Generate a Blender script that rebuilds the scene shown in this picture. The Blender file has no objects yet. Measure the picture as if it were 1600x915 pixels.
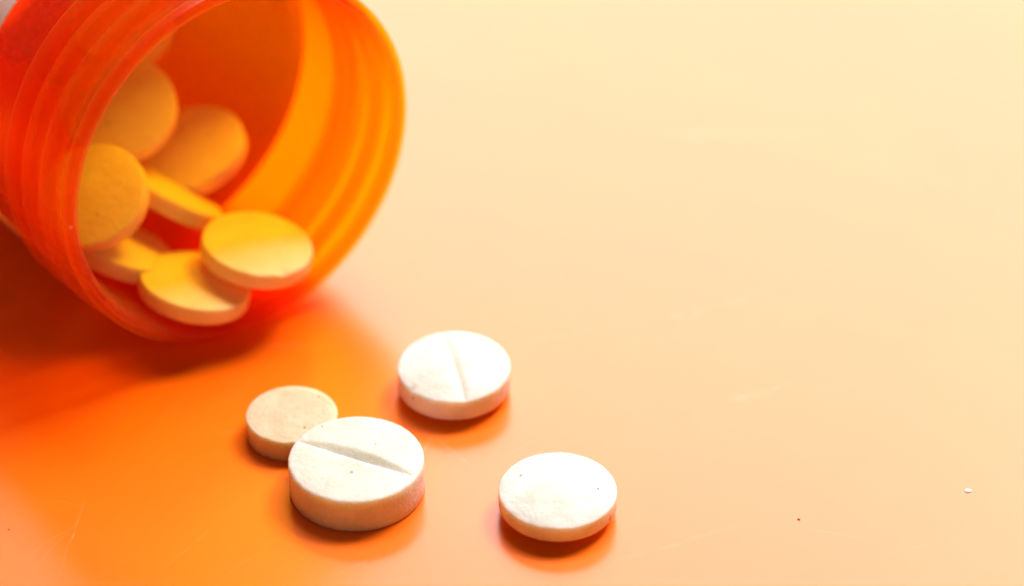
import bpy, bmesh, math, random
from mathutils import Vector, Matrix, noise

# ------------------------------------------------------------------ camera, light, exposure
S = bpy.context.scene
COL = S.collection
MM = 0.001
ELEV = math.radians(36.0)          # the camera looks down at the table
DIST = 220 * MM

cam_d = bpy.data.cameras.new('camera')
cam = bpy.data.objects.new('camera', cam_d)
COL.objects.link(cam)
cam.location = (0, -DIST * math.cos(ELEV), DIST * math.sin(ELEV))
cam.rotation_euler = (math.pi / 2 - ELEV, 0, 0)
cam_d.lens = 100
cam_d.sensor_width = 36
cam_d.clip_start = 0.01
cam_d.clip_end = 20
cam_d.dof.use_dof = True
cam_d.dof.focus_distance = 199.5 * MM
cam_d.dof.aperture_fstop = 15.0
S.camera = cam

W = bpy.data.worlds.new('World')
S.world = W
W.use_nodes = True
bg = W.node_tree.nodes['Background']
bg.inputs['Color'].default_value = (1.0, 0.93, 0.85, 1)
bg.inputs['Strength'].default_value = 0.05


def area_lamp(name, loc, target, sx, sy, power, color):
    d = bpy.data.lights.new(name, 'AREA')
    d.shape = 'RECTANGLE'
    d.size, d.size_y, d.energy, d.color = sx, sy, power, color
    o = bpy.data.objects.new(name, d)
    COL.objects.link(o)
    o.location = loc
    o.rotation_euler = (Vector(target) - Vector(loc)).to_track_quat('-Z', 'Y').to_euler()
    return o


# a broad low window behind the bottle (it gives the table its sheen) and the key light, back right
area_lamp('window_light', (0.13, 0.50, 0.335), (0, 0, 0), 0.56, 0.32, 2.95, (1.0, 0.95, 0.90))
area_lamp('key_light', (0.255, 0.238, 0.475), (0, 0, 0), 0.18, 0.18, 4.6, (1.0, 0.96, 0.88))
area_lamp('high_window_light', (0.06, 0.23, 0.55), (0, 0, 0), 0.22, 0.18, 2.3, (1.0, 0.96, 0.88))
area_lamp('room_fill', (0.10, -0.55, 0.40), (0, 0, 0), 0.50, 0.40, 0.5, (1.0, 0.78, 0.30))

S.view_settings.view_transform = 'Standard'
S.view_settings.look = 'None'
S.view_settings.gamma = 1
S.view_settings.use_curve_mapping = False
S.view_settings.exposure = 0.0
S.render.engine = 'CYCLES'
S.cycles.max_bounces = 14
S.cycles.diffuse_bounces = 6
S.cycles.glossy_bounces = 5
S.cycles.transmission_bounces = 8
S.cycles.transparent_max_bounces = 40
S.cycles.volume_bounces = 0
S.cycles.use_denoising = True
S.cycles.caustics_reflective = False
S.cycles.caustics_refractive = False


# ------------------------------------------------------------------ helpers
def new_mat(name):
    m = bpy.data.materials.new(name)
    m.use_nodes = True
    nt = m.node_tree
    nt.nodes.clear()
    out = nt.nodes.new('ShaderNodeOutputMaterial')
    return m, nt, out


def node(nt, kind, **kw):
    n = nt.nodes.new(kind)
    for k, v in kw.items():
        if k in n.inputs.keys() if isinstance(k, str) else False:
            n.inputs[k].default_value = v
        else:
            setattr(n, k, v)
    return n


def math_n(nt, op, a, b=None, clamp=False):
    n = nt.nodes.new('ShaderNodeMath')
    n.operation = op
    n.use_clamp = clamp
    for i, v in enumerate((a, b)):
        if v is None:
            continue
        if isinstance(v, (int, float)):
            n.inputs[i].default_value = v
        else:
            nt.links.new(v, n.inputs[i])
    return n.outputs[0]


def ramp(nt, src, stops):
    n = nt.nodes.new('ShaderNodeValToRGB')
    cr = n.color_ramp
    while len(cr.elements) > 1:
        cr.elements.remove(cr.elements[-1])
    cr.elements[0].position, cr.elements[0].color = stops[0][0], (*stops[0][1], 1)
    for p, c in stops[1:]:
        e = cr.elements.new(p)
        e.color = (*c, 1)
    nt.links.new(src, n.inputs[0])
    return n.outputs[0]


def mix_col(nt, fac, a, b, mode='MIX'):
    n = nt.nodes.new('ShaderNodeMix')
    n.data_type = 'RGBA'
    n.blend_type = mode
    for i, v in ((0, fac), (6, a), (7, b)):
        if isinstance(v, (int, float)):
            n.inputs[i].default_value = v
        elif isinstance(v, tuple):
            n.inputs[i].default_value = (*v, 1)
        else:
            nt.links.new(v, n.inputs[i])
    return n.outputs[2]


def noise_tex(nt, vec, scale, detail=4, rough=0.55, dist=0.0):
    n = nt.nodes.new('ShaderNodeTexNoise')
    n.inputs['Scale'].default_value = scale
    n.inputs['Detail'].default_value = detail
    n.inputs['Roughness'].default_value = rough
    n.inputs['Distortion'].default_value = dist
    nt.links.new(vec, n.inputs['Vector'])
    return n.outputs['Fac']


def link_bm(name, bm, mat, parent=None, smooth=True, matrix=None):
    me = bpy.data.meshes.new(name)
    bmesh.ops.recalc_face_normals(bm, faces=bm.faces)
    bm.to_mesh(me)
    bm.free()
    me.materials.append(mat)
    if smooth:
        me.set_sharp_from_angle(angle=math.radians(38))
        for p in me.polygons:
            p.use_smooth = True
    o = bpy.data.objects.new(name, me)
    COL.objects.link(o)
    if parent:
        o.parent = parent
    if matrix is not None:
        o.matrix_world = matrix
    return o


def lathe(profile, seg=128, closed=False, wobble=0.0, seed=0):
    """Revolve (r, z) points in mm about local Z."""
    bm = bmesh.new()
    rows = []
    for i, (r, z) in enumerate(profile):
        if r < 1e-6:
            rows.append([bm.verts.new((0, 0, z * MM))])
            continue
        row = []
        for k in range(seg):
            t = 2 * math.pi * k / seg
            q = r
            if wobble:
                q += wobble * noise.noise(Vector((math.cos(t) * 2.5, math.sin(t) * 2.5, seed + z * 0.4)))
            row.append(bm.verts.new((q * math.cos(t) * MM, q * math.sin(t) * MM, z * MM)))
        rows.append(row)
    n = len(rows)
    for i in range(n if closed else n - 1):
        A, B = rows[i], rows[(i + 1) % n]
        for k in range(seg):
            k2 = (k + 1) % seg
            if len(A) == 1 and len(B) == 1:
                continue
            if len(A) == 1:
                bm.faces.new((A[0], B[k], B[k2]))
            elif len(B) == 1:
                bm.faces.new((A[k], A[k2], B[0]))
            else:
                bm.faces.new((A[k], A[k2], B[k2], B[k]))
    return bm


# ------------------------------------------------------------------ materials
def table_material():
    m, nt, out = new_mat('glossy_orange_laminate')
    geo = nt.nodes.new('ShaderNodeNewGeometry')
    pos = geo.outputs['Position']
    p = nt.nodes.new('ShaderNodeBsdfPrincipled')
    mottle = noise_tex(nt, pos, 38, 5, 0.6)
    base = ramp(nt, mottle, [(0.3, (0.91, 0.142, 0.0015)), (0.7, (0.95, 0.162, 0.002))])
    # worn scratches and smears: (x0,y0,x1,y1,width,strength) in mm
    marks = [(-5.6, -17.6, -7.4, -21.2, 0.25, .30), (-5.6, -17.6, -3.2, -20.6, 0.22, .34), (-4.2, -19.0, -3.0, -20.9, 0.18, .3),
             (15.6, -13.4, 19.2, -12.2, 0.5, .24), (18.6, -12.4, 21.4, -11.2, 0.25, .14), (11.0, -3.4, 16.0, -2.0, 0.7, .14), (15.0, -2.0, 19.0, -0.4, 0.6, .12), (0.5, -6.3, 6.5, -4.6, 0.5, .10),
             (-33.2, -33.0, -30.2, -27.0, 0.06, .34), (-34.2, -31.6, -29.6, -26.5, 0.05, .28), (-30.9, -33.3, -30.0, -24.0, 0.07, .36),
             (-33.6, -24.5, -29.0, -25.6, 0.05, .2), (-24.4, -33.0, -20.0, -26.2, 0.10, .2), (-20.0, -33.5, -15.2, -27.4, 0.09, .2),
             (-28.5, -33.2, -25.0, -29.8, 0.05, .22), (-12.6, -33.0, -8.8, -30.2, 0.07, .22), (8.2, -32.6, 12.4, -33.3, 0.05, .3),
             (19.6, -27.9, 24.8, -28.8, 0.05, .3), (25.5, -30.6, 31.0, -28.9, 0.06, .2), (-0.8, -20.2, 1.6, -18.0, 0.08, .2),
             (6.0, -31.5, 17.0, -27.0, 0.25, .10)]
    sep = nt.nodes.new('ShaderNodeSeparateXYZ')
    warp = nt.nodes.new('ShaderNodeTexNoise')
    warp.inputs['Scale'].default_value = 260
    nt.links.new(pos, warp.inputs['Vector'])
    wv = nt.nodes.new('ShaderNodeVectorMath'); wv.operation = 'SUBTRACT'
    nt.links.new(warp.outputs['Color'], wv.inputs[0]); wv.inputs[1].default_value = (.5, .5, .5)
    ws = nt.nodes.new('ShaderNodeVectorMath'); ws.operation = 'SCALE'; ws.inputs['Scale'].default_value = 0.0009
    nt.links.new(wv.outputs[0], ws.inputs[0])
    wp = nt.nodes.new('ShaderNodeVectorMath'); wp.operation = 'ADD'
    nt.links.new(pos, wp.inputs[0]); nt.links.new(ws.outputs[0], wp.inputs[1])
    total = None
    grain = noise_tex(nt, pos, 900, 3, 0.6)
    for (x0, y0, x1, y1, w, s) in marks:
        a = Vector((x0 * MM, y0 * MM, 0)); d = Vector(((x1 - x0) * MM, (y1 - y0) * MM, 0)); L = d.length
        sub = nt.nodes.new('ShaderNodeVectorMath'); sub.operation = 'SUBTRACT'
        nt.links.new(wp.outputs[0], sub.inputs[0]); sub.inputs[1].default_value = a
        du = nt.nodes.new('ShaderNodeVectorMath'); du.operation = 'DOT_PRODUCT'
        nt.links.new(sub.outputs[0], du.inputs[0]); du.inputs[1].default_value = d / (L * L)
        dv = nt.nodes.new('ShaderNodeVectorMath'); dv.operation = 'DOT_PRODUCT'
        nt.links.new(sub.outputs[0], dv.inputs[0]); dv.inputs[1].default_value = Vector((-d.y, d.x, 0)) / (L * w * MM)
        # along: 4u(1-u); across: 1-|v|
        al = math_n(nt, 'MULTIPLY', math_n(nt, 'MULTIPLY', du.outputs['Value'], math_n(nt, 'SUBTRACT', 1.0, du.outputs['Value'])), 4.0, True)
        ac = math_n(nt, 'SUBTRACT', 1.0, math_n(nt, 'ABSOLUTE', dv.outputs['Value']), True)
        f = math_n(nt, 'MULTIPLY', math_n(nt, 'MULTIPLY', al, ac), s * 0.24)
        total = f if total is None else math_n(nt, 'MAXIMUM', total, f)
    total = math_n(nt, 'MULTIPLY', total, math_n(nt, 'MULTIPLY', math_n(nt, 'SUBTRACT', grain, 0.34, True), 5.0), True)
    # a web of hair-fine random scratches
    st = nt.nodes.new('ShaderNodeMapping'); st.inputs['Rotation'].default_value = (0, 0, 0.5); st.inputs['Scale'].default_value = (18, 420, 1)
    nt.links.new(wp.outputs[0], st.inputs[0])
    hair = noise_tex(nt, st.outputs[0], 1.0, 3, 0.5)
    hairf = math_n(nt, 'MULTIPLY', math_n(nt, 'SUBTRACT', hair, 0.68, True), 0.8, True)
    wear = math_n(nt, 'MAXIMUM', total, hairf)
    col = mix_col(nt, wear, base, (0.95, 0.72, 0.5))
    dust = nt.nodes.new('ShaderNodeTexVoronoi'); dust.inputs['Scale'].default_value = 210
    nt.links.new(pos, dust.inputs['Vector'])
    dot = math_n(nt, 'LESS_THAN', dust.outputs['Distance'], 0.022)
    sepc = nt.nodes.new('ShaderNodeSeparateColor'); nt.links.new(dust.outputs['Color'], sepc.inputs[0])
    dot = math_n(nt, 'MULTIPLY', dot, math_n(nt, 'GREATER_THAN', sepc.outputs[0], 0.72))
    col = mix_col(nt, math_n(nt, 'MULTIPLY', dot, 0.7), col, (0.25, 0.09, 0.03))
    nt.links.new(col, p.inputs['Base Color'])
    r1 = noise_tex(nt, pos, 22, 4, 0.6)
    rough = math_n(nt, 'ADD', math_n(nt, 'MULTIPLY', r1, 0.12), 0.18)
    rough = math_n(nt, 'ADD', rough, math_n(nt, 'MULTIPLY', wear, 0.25))
    nt.links.new(rough, p.inputs['Roughness'])
    p.inputs['IOR'].default_value = 1.68
    bump = nt.nodes.new('ShaderNodeBump'); bump.inputs['Strength'].default_value = 0.05; bump.inputs['Distance'].default_value = 0.0001
    hgt = math_n(nt, 'ADD', noise_tex(nt, pos, 1500, 2, 0.5), math_n(nt, 'MULTIPLY', r1, 1.5))
    nt.links.new(hgt, bump.inputs['Height'])
    nt.links.new(bump.outputs[0], p.inputs['Normal'])
    nt.links.new(p.outputs[0], out.inputs[0])
    return m


def plastic_material():
    m, nt, out = new_mat('translucent_orange_plastic')
    tc = nt.nodes.new('ShaderNodeTexCoord')
    geo = nt.nodes.new('ShaderNodeNewGeometry')
    tr = nt.nodes.new('ShaderNodeBsdfTransparent')
    tr.inputs[0].default_value = (1, 1, 1, 1)
    gl = nt.nodes.new('ShaderNodeBsdfGlossy')
    gl.inputs['Color'].default_value = (1, 1, 1, 1)
    # fine scuffs round the mouth
    st = nt.nodes.new('ShaderNodeMapping'); st.inputs['Scale'].default_value = (260, 260, 1500)
    nt.links.new(tc.outputs['Object'], st.inputs[0])
    sc = noise_tex(nt, st.outputs[0], 1.0, 4, 0.6)
    big = noise_tex(nt, tc.outputs['Object'], 160, 3, 0.5)
    bump = nt.nodes.new('ShaderNodeBump'); bump.inputs['Strength'].default_value = 0.08; bump.inputs['Distance'].default_value = 0.00008
    nt.links.new(math_n(nt, 'ADD', math_n(nt, 'MULTIPLY', sc, 0.6), math_n(nt, 'MULTIPLY', big, 1.2)), bump.inputs['Height'])
    nt.links.new(bump.outputs[0], gl.inputs['Normal'])
    nt.links.new(math_n(nt, 'ADD', math_n(nt, 'MULTIPLY', sc, 0.3), 0.16), gl.inputs['Roughness'])
    df = nt.nodes.new('ShaderNodeBsdfDiffuse'); df.inputs['Color'].default_value = (0.95, 0.30, 0.03, 1)
    tl = nt.nodes.new('ShaderNodeBsdfTranslucent'); tl.inputs['Color'].default_value = (1.0, 0.36, 0.05, 1)
    dm = nt.nodes.new('ShaderNodeMixShader'); dm.inputs[0].default_value = 0.95
    nt.links.new(df.outputs[0], dm.inputs[1]); nt.links.new(tl.outputs[0], dm.inputs[2])
    haze = nt.nodes.new('ShaderNodeMixShader')
    nt.links.new(math_n(nt, 'ADD', math_n(nt, 'MULTIPLY', sc, 0.03), 0.10), haze.inputs[0])
    nt.links.new(tr.outputs[0], haze.inputs[1]); nt.links.new(dm.outputs[0], haze.inputs[2])
    vo = nt.nodes.new('ShaderNodeTexVoronoi'); vo.inputs['Scale'].default_value = 420
    nt.links.new(tc.outputs['Object'], vo.inputs['Vector'])
    vc = nt.nodes.new('ShaderNodeSeparateColor'); nt.links.new(vo.outputs['Color'], vc.inputs[0])
    near = math_n(nt, 'LESS_THAN', math_n(nt, 'ADD', vo.outputs['Distance'], math_n(nt, 'MULTIPLY', sc, 0.08)), 0.115)
    pale = math_n(nt, 'MULTIPLY', near, math_n(nt, 'GREATER_THAN', vc.outputs[0], 0.955))
    grit = math_n(nt, 'MULTIPLY', near, math_n(nt, 'LESS_THAN', vc.outputs[0], 0.03))
    sx = nt.nodes.new('ShaderNodeSeparateXYZ'); nt.links.new(tc.outputs['Object'], sx.inputs[0])
    lipzone = math_n(nt, 'SUBTRACT', 1.0, math_n(nt, 'MULTIPLY', math_n(nt, 'ABSOLUTE', math_n(nt, 'ADD', sx.outputs[2], 0.0011)), 800.0), True)
    st2 = nt.nodes.new('ShaderNodeMapping'); st2.inputs['Scale'].default_value = (420, 420, 5200)
    nt.links.new(tc.outputs['Object'], st2.inputs[0])
    sc2 = noise_tex(nt, st2.outputs[0], 1.0, 3, 0.5)
    scuff = math_n(nt, 'MULTIPLY', math_n(nt, 'MULTIPLY', math_n(nt, 'SUBTRACT', sc2, 0.62, True), 5.0, True), lipzone)
    mark = math_n(nt, 'MAXIMUM', math_n(nt, 'MULTIPLY', pale, 0.6), math_n(nt, 'MULTIPLY', scuff, 0.25))
    md = nt.nodes.new('ShaderNodeBsdfDiffuse')
    nt.links.new(mix_col(nt, grit, (0.85, 0.62, 0.42), (0.05, 0.02, 0.01)), md.inputs['Color'])
    dusty = nt.nodes.new('ShaderNodeMixShader')
    nt.links.new(math_n(nt, 'MAXIMUM', mark, math_n(nt, 'MULTIPLY', grit, 0.7)), dusty.inputs[0])
    nt.links.new(haze.outputs[0], dusty.inputs[1]); nt.links.new(md.outputs[0], dusty.inputs[2])
    # same reflectance from both sides of the wall
    fr = nt.nodes.new('ShaderNodeFresnel')
    ior = math_n(nt, 'ADD', 1.49, math_n(nt, 'MULTIPLY', geo.outputs['Backfacing'], 1 / 1.49 - 1.49))
    nt.links.new(ior, fr.inputs['IOR'])
    fac = math_n(nt, 'MINIMUM', math_n(nt, 'MULTIPLY', fr.outputs[0], 0.45), 0.3)
    mx = nt.nodes.new('ShaderNodeMixShader')
    nt.links.new(fac, mx.inputs[0]); nt.links.new(dusty.outputs[0], mx.inputs[1]); nt.links.new(gl.outputs[0], mx.inputs[2])
    nt.links.new(mx.outputs[0], out.inputs['Surface'])
    va = nt.nodes.new('ShaderNodeVolumeAbsorption')
    va.inputs['Color'].default_value = (0.9978, 0.923, 0.0, 1)
    va.inputs['Density'].default_value = 6200
    nt.links.new(va.outputs[0], out.inputs['Volume'])
    return m


def tablet_material(name, base, dark, speck=0.6, sss=0.7):
    m, nt, out = new_mat(name)
    tc = nt.nodes.new('ShaderNodeTexCoord')
    oi = nt.nodes.new('ShaderNodeObjectInfo')
    vec = nt.nodes.new('ShaderNodeVectorMath'); vec.operation = 'ADD'
    off = nt.nodes.new('ShaderNodeCombineXYZ')
    nt.links.new(oi.outputs['Random'], off.inputs[0]); nt.links.new(oi.outputs['Random'], off.inputs[2])
    nt.links.new(tc.outputs['Object'], vec.inputs[0]); nt.links.new(off.outputs[0], vec.inputs[1])
    v = vec.outputs[0]
    p = nt.nodes.new('ShaderNodeBsdfPrincipled')
    n1 = noise_tex(nt, v, 420, 4, 0.6)
    n2 = noise_tex(nt, v, 3600, 3, 0.6)
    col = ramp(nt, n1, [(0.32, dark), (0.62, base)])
    vo = nt.nodes.new('ShaderNodeTexVoronoi'); vo.inputs['Scale'].default_value = 1300
    nt.links.new(v, vo.inputs['Vector'])
    sepc = nt.nodes.new('ShaderNodeSeparateColor'); nt.links.new(vo.outputs['Color'], sepc.inputs[0])
    dot = math_n(nt, 'MULTIPLY', math_n(nt, 'LESS_THAN', vo.outputs['Distance'], 0.16), math_n(nt, 'GREATER_THAN', sepc.outputs[0], 0.93))
    col = mix_col(nt, math_n(nt, 'MULTIPLY', dot, speck), col, (0.16, 0.12, 0.07))
    nt.links.new(col, p.inputs['Base Color'])
    p.inputs['Roughness'].default_value = 0.62
    p.inputs['Specular IOR Level'].default_value = 0.35
    p.inputs['Subsurface Weight'].default_value = sss
    p.inputs['Subsurface Radius'].default_value = (1.0, 0.82, 0.42)
    p.inputs['Subsurface Scale'].default_value = 0.0020
    bump = nt.nodes.new('ShaderNodeBump'); bump.inputs['Strength'].default_value = 0.85; bump.inputs['Distance'].default_value = 0.0001
    pit = math_n(nt, 'MULTIPLY', dot, -2.0)
    nt.links.new(math_n(nt, 'ADD', math_n(nt, 'ADD', n2, n1), pit), bump.inputs['Height'])
    nt.links.new(bump.outputs[0], p.inputs['Normal'])
    nt.links.new(p.outputs[0], out.inputs[0])
    return m


def simple_material(name, color, rough, bump_scale=None):
    m, nt, out = new_mat(name)
    tc = nt.nodes.new('ShaderNodeTexCoord')
    p = nt.nodes.new('ShaderNodeBsdfPrincipled')
    n1 = noise_tex(nt, tc.outputs['Object'], bump_scale or 800, 4, 0.6)
    c2 = tuple(c * 0.85 for c in color)
    nt.links.new(ramp(nt, n1, [(0.3, c2), (0.7, color)]), p.inputs['Base Color'])
    p.inputs['Roughness'].default_value = rough
    nt.links.new(p.outputs[0], out.inputs[0])
    return m


M_TABLE = table_material()
M_PLASTIC = plastic_material()
M_WHITE = tablet_material('chalky_white_tablet', (0.70, 0.68, 0.645), (0.60, 0.57, 0.52), 0.85)
M_INNER = tablet_material('amber_lit_tablet_in_bottle', (0.92, 0.66, 0.34), (0.87, 0.59, 0.28), 0.6, 0.35)  # brighter amber version of the tablet colour; glow through the plastic painted in
M_CREAM = tablet_material('cream_tablet', (0.66, 0.635, 0.59), (0.58, 0.54, 0.48))
M_BEIGE = tablet_material('beige_tablet', (0.60, 0.49, 0.36), (0.53, 0.40, 0.27), 0.8)
def label_material():
    m, nt, out = new_mat('grey_white_label_paper')
    tc = nt.nodes.new('ShaderNodeTexCoord')
    n1 = noise_tex(nt, tc.outputs['Object'], 900, 4, 0.6)
    c = ramp(nt, n1, [(0.3, (0.84, 0.80, 0.78)), (0.7, (0.90, 0.87, 0.85))])
    d = nt.nodes.new('ShaderNodeBsdfDiffuse'); t = nt.nodes.new('ShaderNodeBsdfTranslucent')
    nt.links.new(c, d.inputs[0]); nt.links.new(c, t.inputs[0])
    mx = nt.nodes.new('ShaderNodeMixShader'); mx.inputs[0].default_value = 0.4
    nt.links.new(d.outputs[0], mx.inputs[1]); nt.links.new(t.outputs[0], mx.inputs[2])
    nt.links.new(mx.outputs[0], out.inputs[0])
    return m
M_LABEL = label_material()
M_CRUMB = simple_material('white_crumb', (0.85, 0.82, 0.76), 0.8, 4000)
M_SPECK = simple_material('dark_grit', (0.10, 0.045, 0.02), 0.7, 4000)

# ------------------------------------------------------------------ the table
bm = bmesh.new()
bmesh.ops.create_cube(bm, size=1.0, matrix=Matrix.Translation((0, 0.05, -0.0125)) @ Matrix.Diagonal((1.6, 1.3, 0.025, 1)))
table = link_bm('table_top', bm, M_TABLE, smooth=False)
table['kind'] = 'structure'
table['label'] = 'glossy orange table top with fine scratches'

# ------------------------------------------------------------------ the bottle
AX = Vector((0.60497, -0.79611, 0.01498)).normalized()        # out of the mouth
MOUTH = Vector((-19.50, -5.09, 15.10)) * MM
RA = AX.cross(Vector((0, 0, 1))).normalized()                 # across (left, near)
RB = AX.cross(RA) * -1                                        # up
if RB.z < 0:
    RB = -RB
BM = Matrix((( RA.x, RB.x, AX.x, MOUTH.x), (RA.y, RB.y, AX.y, MOUTH.y), (RA.z, RB.z, AX.z, MOUTH.z), (0, 0, 0, 1)))
if BM.to_3x3().determinant() < 0:
    BM = Matrix(((-RA.x, RB.x, AX.x, MOUTH.x), (-RA.y, RB.y, AX.y, MOUTH.y), (-RA.z, RB.z, AX.z, MOUTH.z), (0, 0, 0, 1)))

bottle = bpy.data.objects.new('pill_bottle', None)
COL.objects.link(bottle)
bottle.matrix_world = BM
bottle['label'] = 'translucent orange pill bottle lying open on its side'
bottle['category'] = 'pill bottle'
bpy.context.view_layer.update()

body_prof = [(0.0, -56.0), (11.5, -56.0), (13.2, -55.6), (14.0, -54.9), (14.28, -53.8), (14.35, -40), (14.42, -25), (14.45, -12.0), (14.45, -9.6),
             (14.38, -9.0), (14.15, -8.4), (14.10, -7.0), (14.10, -4.0), (14.12, -1.2), (14.18, -0.5), (14.22, -0.15), (14.12, -0.02), (14.0, 0.0),
             (13.80, -0.03), (13.68, -0.14), (13.58, -0.4), (13.48, -1.0), (13.42, -7.0), (13.42, -9.0), (13.44, -12), (13.44, -25),
             (13.38, -40), (13.3, -53.2), (12.9, -54.2), (11.4, -54.8), (0.0, -54.8)]
link_bm('body', lathe(body_prof, 192, wobble=0.02, seed=3), M_PLASTIC, bottle)
def ring(name, pts, seed):
    return link_bm(name, lathe(pts, 192, closed=True, wobble=0.015, seed=seed), M_PLASTIC, bottle)
ring('lip', [(13.88, -0.03), (14.42, 0.0), (14.60, -0.10), (14.68, -0.30), (14.70, -0.60), (14.62, -0.90), (14.45, -1.08), (13.60, -1.14)], 5)
for zc in (-3.35, -5.8):
    ring('thread', [(13.50, zc + 0.42), (14.70, zc + 0.36), (14.93, zc + 0.24), (14.98, zc), (14.93, zc - 0.24), (14.70, zc - 0.36), (13.50, zc - 0.42)], zc)
ring('flange', [(13.50, -7.15), (14.7, -7.2), (15.0, -7.3), (15.14, -7.5), (15.14, -8.0), (15.0, -8.25), (14.7, -8.42), (13.50, -8.5)], 9)

# paper label wrapped round the body
bm = bmesh.new()
seg, rows = 150, []
for k in range(seg + 1):
    t = math.radians(-70 + 320 * k / seg)
    rows.append([bm.verts.new((r * math.cos(t) * MM, r * math.sin(t) * MM, z * MM)) for r, z in ((14.50, -13.9), (14.63, -13.9), (14.56, -50), (14.43, -50))])
for A, B in zip(rows, rows[1:]):
    for j in range(4):
        bm.faces.new((A[j], A[(j + 1) % 4], B[(j + 1) % 4], B[j]))
bm.faces.new(rows[0]); bm.faces.new(rows[-1][::-1])
link_bm('label', bm, M_LABEL, bottle, smooth=False)


# a strip of wrinkled clear tape holding down the edge of the label
bm = bmesh.new()
NU, NV = 40, 16
grid = [[], []]
for side_, rr in ((0, 14.47), (1, 14.53)):
    for i in range(NU + 1):
        line = []
        for j in range(NV + 1):
            u, v_ = i / NU, j / NV
            th = 33.0 + 42 * u
            Lz = 9.35 + 4.5 * v_
            if u < 0.12:
                Lz = 9.35 + 4.5 * max(v_, 0.0) + (0.12 - u) / 0.12 * 1.2 * (1 - v_)
            w = rr + 0.05 * abs(noise.noise(Vector((u * 9, v_ * 4, 2.0)))) + 0.03 * abs(noise.noise(Vector((u * 22, v_ * 9, 5.0))))
            t = math.radians(180 - th)
            line.append(bm.verts.new((w * math.cos(t) * MM, w * math.sin(t) * MM, -Lz * MM)))
        grid[side_].append(line)
for g in grid:
    for i in range(NU):
        for j in range(NV):
            bm.faces.new((g[i][j], g[i + 1][j], g[i + 1][j + 1], g[i][j + 1]))
for i in range(NU):
    for j in (0, NV):
        bm.faces.new((grid[0][i][j], grid[0][i + 1][j], grid[1][i + 1][j], grid[1][i][j]))
for j in range(NV):
    for i in (0, NU):
        bm.faces.new((grid[0][i][j], grid[0][i][j + 1], grid[1][i][j + 1], grid[1][i][j]))
def tape_material():
    m, nt, out = new_mat('clear_tape_film')
    tc = nt.nodes.new('ShaderNodeTexCoord')
    tr = nt.nodes.new('ShaderNodeBsdfTransparent')
    cr = noise_tex(nt, tc.outputs['Object'], 330, 4, 0.6, 2.0)
    fold = math_n(nt, 'SUBTRACT', 1.0, math_n(nt, 'MULTIPLY', math_n(nt, 'ABSOLUTE', math_n(nt, 'SUBTRACT', cr, 0.5)), 14.0), True)
    nt.links.new(mix_col(nt, fold, (0.995, 0.985, 0.96), (0.97, 0.89, 0.74)), tr.inputs[0])
    gl = nt.nodes.new('ShaderNodeBsdfGlossy'); gl.inputs['Roughness'].default_value = 0.3
    bump = nt.nodes.new('ShaderNodeBump'); bump.inputs['Strength'].default_value = 0.6; bump.inputs['Distance'].default_value = 0.0001
    nt.links.new(cr, bump.inputs['Height']); nt.links.new(bump.outputs[0], gl.inputs['Normal'])
    mx = nt.nodes.new('ShaderNodeMixShader'); mx.inputs[0].default_value = 0.03
    nt.links.new(tr.outputs[0], mx.inputs[1]); nt.links.new(gl.outputs[0], mx.inputs[2])
    nt.links.new(mx.outputs[0], out.inputs[0])
    return m
link_bm('tape_strip', bm, tape_material(), bottle)


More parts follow.
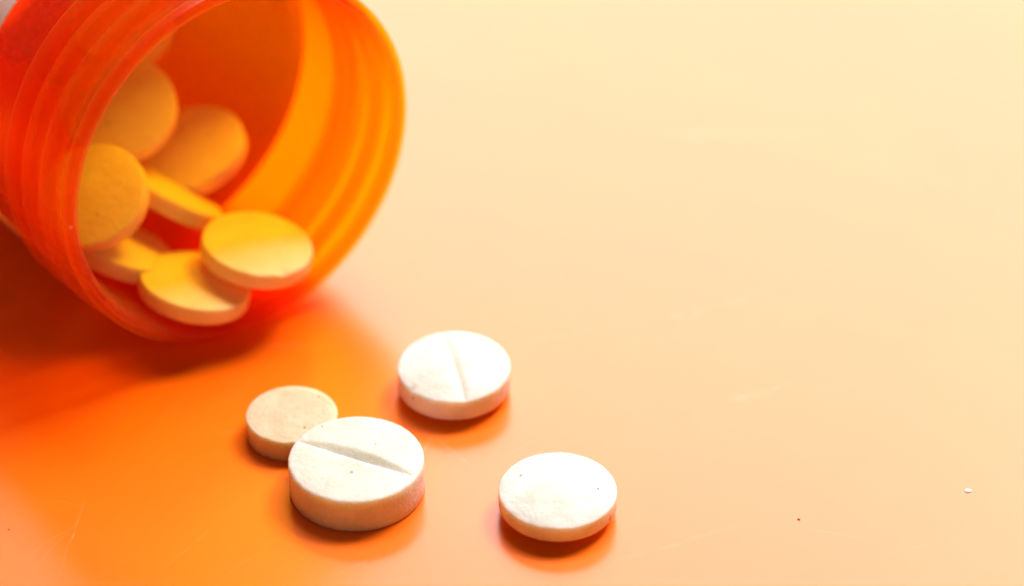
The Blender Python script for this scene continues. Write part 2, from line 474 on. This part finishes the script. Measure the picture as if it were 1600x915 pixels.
# ------------------------------------------------------------------ tablets
def tablet(name, label, group, mat, r, side, dome, center, normal=(0, 0, 1), spin=0.0, score=None, chips=(), seed=0, seg=144, bevel=0.12, rough=0.02, bottom_dome=None):
    """Pressed tablet: straight side, bevelled edge, domed faces. center is the middle of the side band."""
    bd = dome if bottom_dome is None else bottom_dome
    rnd = random.Random(seed)
    bm = bmesh.new()
    nr = 44
    R0 = r - bevel

    def top_z(x, y):
        q = math.hypot(x, y) / R0
        z = side / 2 + dome * (1 - min(q, 1) ** 2)
        if score:
            ang, half_w, depth, taper = score
            d = -x * math.sin(ang) + y * math.cos(ang)
            l = abs(x * math.cos(ang) + y * math.sin(ang)) / R0
            floor = side / 2 + dome - depth + taper * l * l
            g = floor + abs(d) / half_w * depth
            k = 0.09
            hh = max(k - abs(z - g), 0) / k
            z = min(z, g) - hh * hh * k * 0.25
        z += rough * noise.noise(Vector((x * 1.6, y * 1.6, seed * 3.1))) + rough * 0.6 * noise.noise(Vector((x * 5, y * 5, seed * 1.7)))
        return z

    def chip(x, y):
        c = 0.0
        t = math.atan2(y, x)
        for (ca, cw, cd) in chips:
            dd = abs((t - ca + math.pi) % (2 * math.pi) - math.pi)
            if dd < cw:
                c = max(c, cd * (1 - (dd / cw) ** 2) * (0.7 + 0.6 * noise.noise(Vector((x * 4, y * 4, 9)))))
        return c

    def edge_r(t):
        return 1 + 0.004 * noise.noise(Vector((math.cos(t) * 3, math.sin(t) * 3, seed * 2.3))) + 0.003 * noise.noise(Vector((math.cos(t) * 14, math.sin(t) * 14, seed)))

    def ring_row(rr, zfun):
        row = []
        for k in range(seg):
            t = 2 * math.pi * k / seg
            q = rr * edge_r(t)
            x, y = q * math.cos(t), q * math.sin(t)
            row.append(bm.verts.new((x * MM, y * MM, zfun(x, y) * MM)))
        return row
    rows = [[bm.verts.new((0, 0, top_z(0, 0) * MM))]]
    for i in range(1, nr + 1):
        f = (i / nr) ** 0.9
        rr = R0 * f
        near = max(0.0, (f - 0.86) / 0.14)
        rows.append(ring_row(rr, lambda x, y: top_z(x, y) - chip(x, y) * near))
    h = side / 2
    jag = lambda x, y: 0.035 * noise.noise(Vector((x * 7, y * 7, seed + 4.0)))
    rows.append(ring_row(r - bevel * 0.3, lambda x, y: h - bevel * 0.35 + jag(x, y) - chip(x, y) * 1.0))
    rows.append(ring_row(r, lambda x, y: h - bevel * 1.0 + jag(x, y) - chip(x, y) * 0.9))
    rows.append(ring_row(r, lambda x, y: h * 0.35 - bevel * .5))
    rows.append(ring_row(r, lambda x, y: -h * 0.35 + bevel * .5))
    rows.append(ring_row(r, lambda x, y: -h + bevel))
    rows.append(ring_row(r - bevel * 0.3, lambda x, y: -h + bevel * 0.35))
    for i in range(10, 0, -1):
        f = i / 10
        rows.append(ring_row(R0 * f, lambda x, y: -h - bd * (1 - (math.hypot(x, y) / R0) ** 2)))
    rows.append([bm.verts.new((0, 0, (-h - bd) * MM))])
    for A, B in zip(rows, rows[1:]):
        for k in range(seg):
            k2 = (k + 1) % seg
            if len(A) == 1:
                bm.faces.new((A[0], B[k], B[k2]))
            elif len(B) == 1:
                bm.faces.new((A[k2], A[k], B[0]))
            else:
                bm.faces.new((A[k], B[k], B[k2], A[k2]))
    n = Vector(normal).normalized()
    q = Vector((0, 0, 1)).rotation_difference(n)
    mw = Matrix.Translation(Vector(center) * MM) @ q.to_matrix().to_4x4() @ Matrix.Rotation(spin, 4, 'Z')
    o = link_bm(name, bm, mat, matrix=mw)
    o['label'] = label
    o['category'] = 'tablet'
    o['group'] = group
    return o


OUT = 'tablets spilled on the table'
INN = 'tablets inside the orange bottle'
# on the table ------------------------------------------------------
tablet('tablet', 'thick white tablet with a wide score groove across its top', OUT, M_CREAM, 4.76, 2.75, 0.34, (-10.93, -23.5, 1.42),
       score=(math.radians(-25), 0.62, 0.47, 0.08), seed=1, seg=200, bevel=0.16, bottom_dome=0.03)
tablet('tablet', 'small beige flat tablet half hidden behind the thick scored tablet', OUT, M_BEIGE, 3.30, 1.80, 0.10, (-15.88, -17.3, 0.93),
       seed=2, bevel=0.10, rough=0.03, bottom_dome=0.02)
tablet('tablet', 'white tablet with thin score line and chipped left edge, nearest the bottle mouth', OUT, M_WHITE, 4.14, 1.75, 0.58, (-4.27, -12.35, 1.50),
       normal=(0.0, -0.02, 1), score=(math.radians(-77), 0.55, 0.30, -0.42), chips=((math.radians(-140), 0.09, 0.30), (math.radians(-112), 0.16, 0.07), (math.radians(-68), 0.10, 0.06)), seed=3, bevel=0.10)
tablet('tablet', 'white unscored tablet with dark pits, rightmost on the table', OUT, M_WHITE, 4.12, 1.25, 0.72, (3.18, -26.03, 1.42),
       normal=(0.0, 0.0, 1), chips=((math.radians(-120), 0.2, 0.04), (math.radians(-75), 0.12, 0.05)), seed=4, bevel=0.08)

# in the bottle: local axes (s, h, L) -> world -----------------------
V = Vector((0, -math.cos(ELEV), math.sin(ELEV)))      # towards the viewer
R_ = Vector((1, 0, 0)); U = Vector((0, math.sin(ELEV), math.cos(ELEV)))
def in_bottle(s, h, L):
    return (MOUTH + (-RA if RA.x > 0 else RA) * s * MM + RB * h * MM - AX * L * MM) / MM
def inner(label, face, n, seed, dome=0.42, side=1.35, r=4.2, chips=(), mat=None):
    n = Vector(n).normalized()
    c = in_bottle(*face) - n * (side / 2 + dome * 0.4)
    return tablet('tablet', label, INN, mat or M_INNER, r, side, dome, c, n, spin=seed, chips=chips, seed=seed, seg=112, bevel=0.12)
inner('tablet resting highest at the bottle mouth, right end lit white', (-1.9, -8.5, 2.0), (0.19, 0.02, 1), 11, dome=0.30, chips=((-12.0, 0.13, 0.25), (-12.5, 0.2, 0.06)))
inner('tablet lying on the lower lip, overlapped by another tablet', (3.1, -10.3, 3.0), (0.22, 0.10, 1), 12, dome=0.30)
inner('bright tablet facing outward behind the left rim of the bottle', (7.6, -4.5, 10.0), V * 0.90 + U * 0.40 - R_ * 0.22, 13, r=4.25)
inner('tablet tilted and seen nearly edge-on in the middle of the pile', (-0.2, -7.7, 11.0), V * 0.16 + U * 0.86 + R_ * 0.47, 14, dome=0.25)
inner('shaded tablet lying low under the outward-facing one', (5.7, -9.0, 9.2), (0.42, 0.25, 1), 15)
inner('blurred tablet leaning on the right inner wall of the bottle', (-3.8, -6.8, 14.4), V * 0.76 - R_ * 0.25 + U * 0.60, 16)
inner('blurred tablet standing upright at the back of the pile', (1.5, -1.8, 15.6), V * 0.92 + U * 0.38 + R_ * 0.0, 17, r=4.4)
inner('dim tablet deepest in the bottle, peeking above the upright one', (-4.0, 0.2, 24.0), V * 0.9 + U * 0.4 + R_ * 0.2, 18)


# ------------------------------------------------------------------ crumbs
def crumb(name, label, cat, loc, size, mat, seed):
    bm = bmesh.new()
    bmesh.ops.create_icosphere(bm, subdivisions=3, radius=1.0)
    for v in bm.verts:
        d = 1 + 0.45 * noise.noise(v.co * 1.4 + Vector((seed, 0, 0)))
        v.co = Vector((v.co.x * size[0] * d, v.co.y * size[1] * d, v.co.z * size[2] * d)) * MM
    zmin = min(v.co.z for v in bm.verts)
    for v in bm.verts:
        v.co.z -= zmin
    o = link_bm(name, bm, mat)
    o.location = Vector(loc) * MM
    o['label'] = label
    o['category'] = cat
    return o
crumb('tablet_crumb', 'tiny white crumb lying alone at the far right of the table', 'crumb', (32.18, -23.75, 0), (0.24, 0.16, 0.05), M_CRUMB, 1)
crumb('grit_speck', 'tiny dark speck right of the tablets, left of the white crumb', 'speck', (19.99, -26.83, 0), (0.085, 0.07, 0.04), M_SPECK, 2)
crumb('grit_speck', 'tiny dark speck at the lower left edge of the table', 'speck', (-34.91, -27.92, 0), (0.07, 0.06, 0.03), M_SPECK, 3)
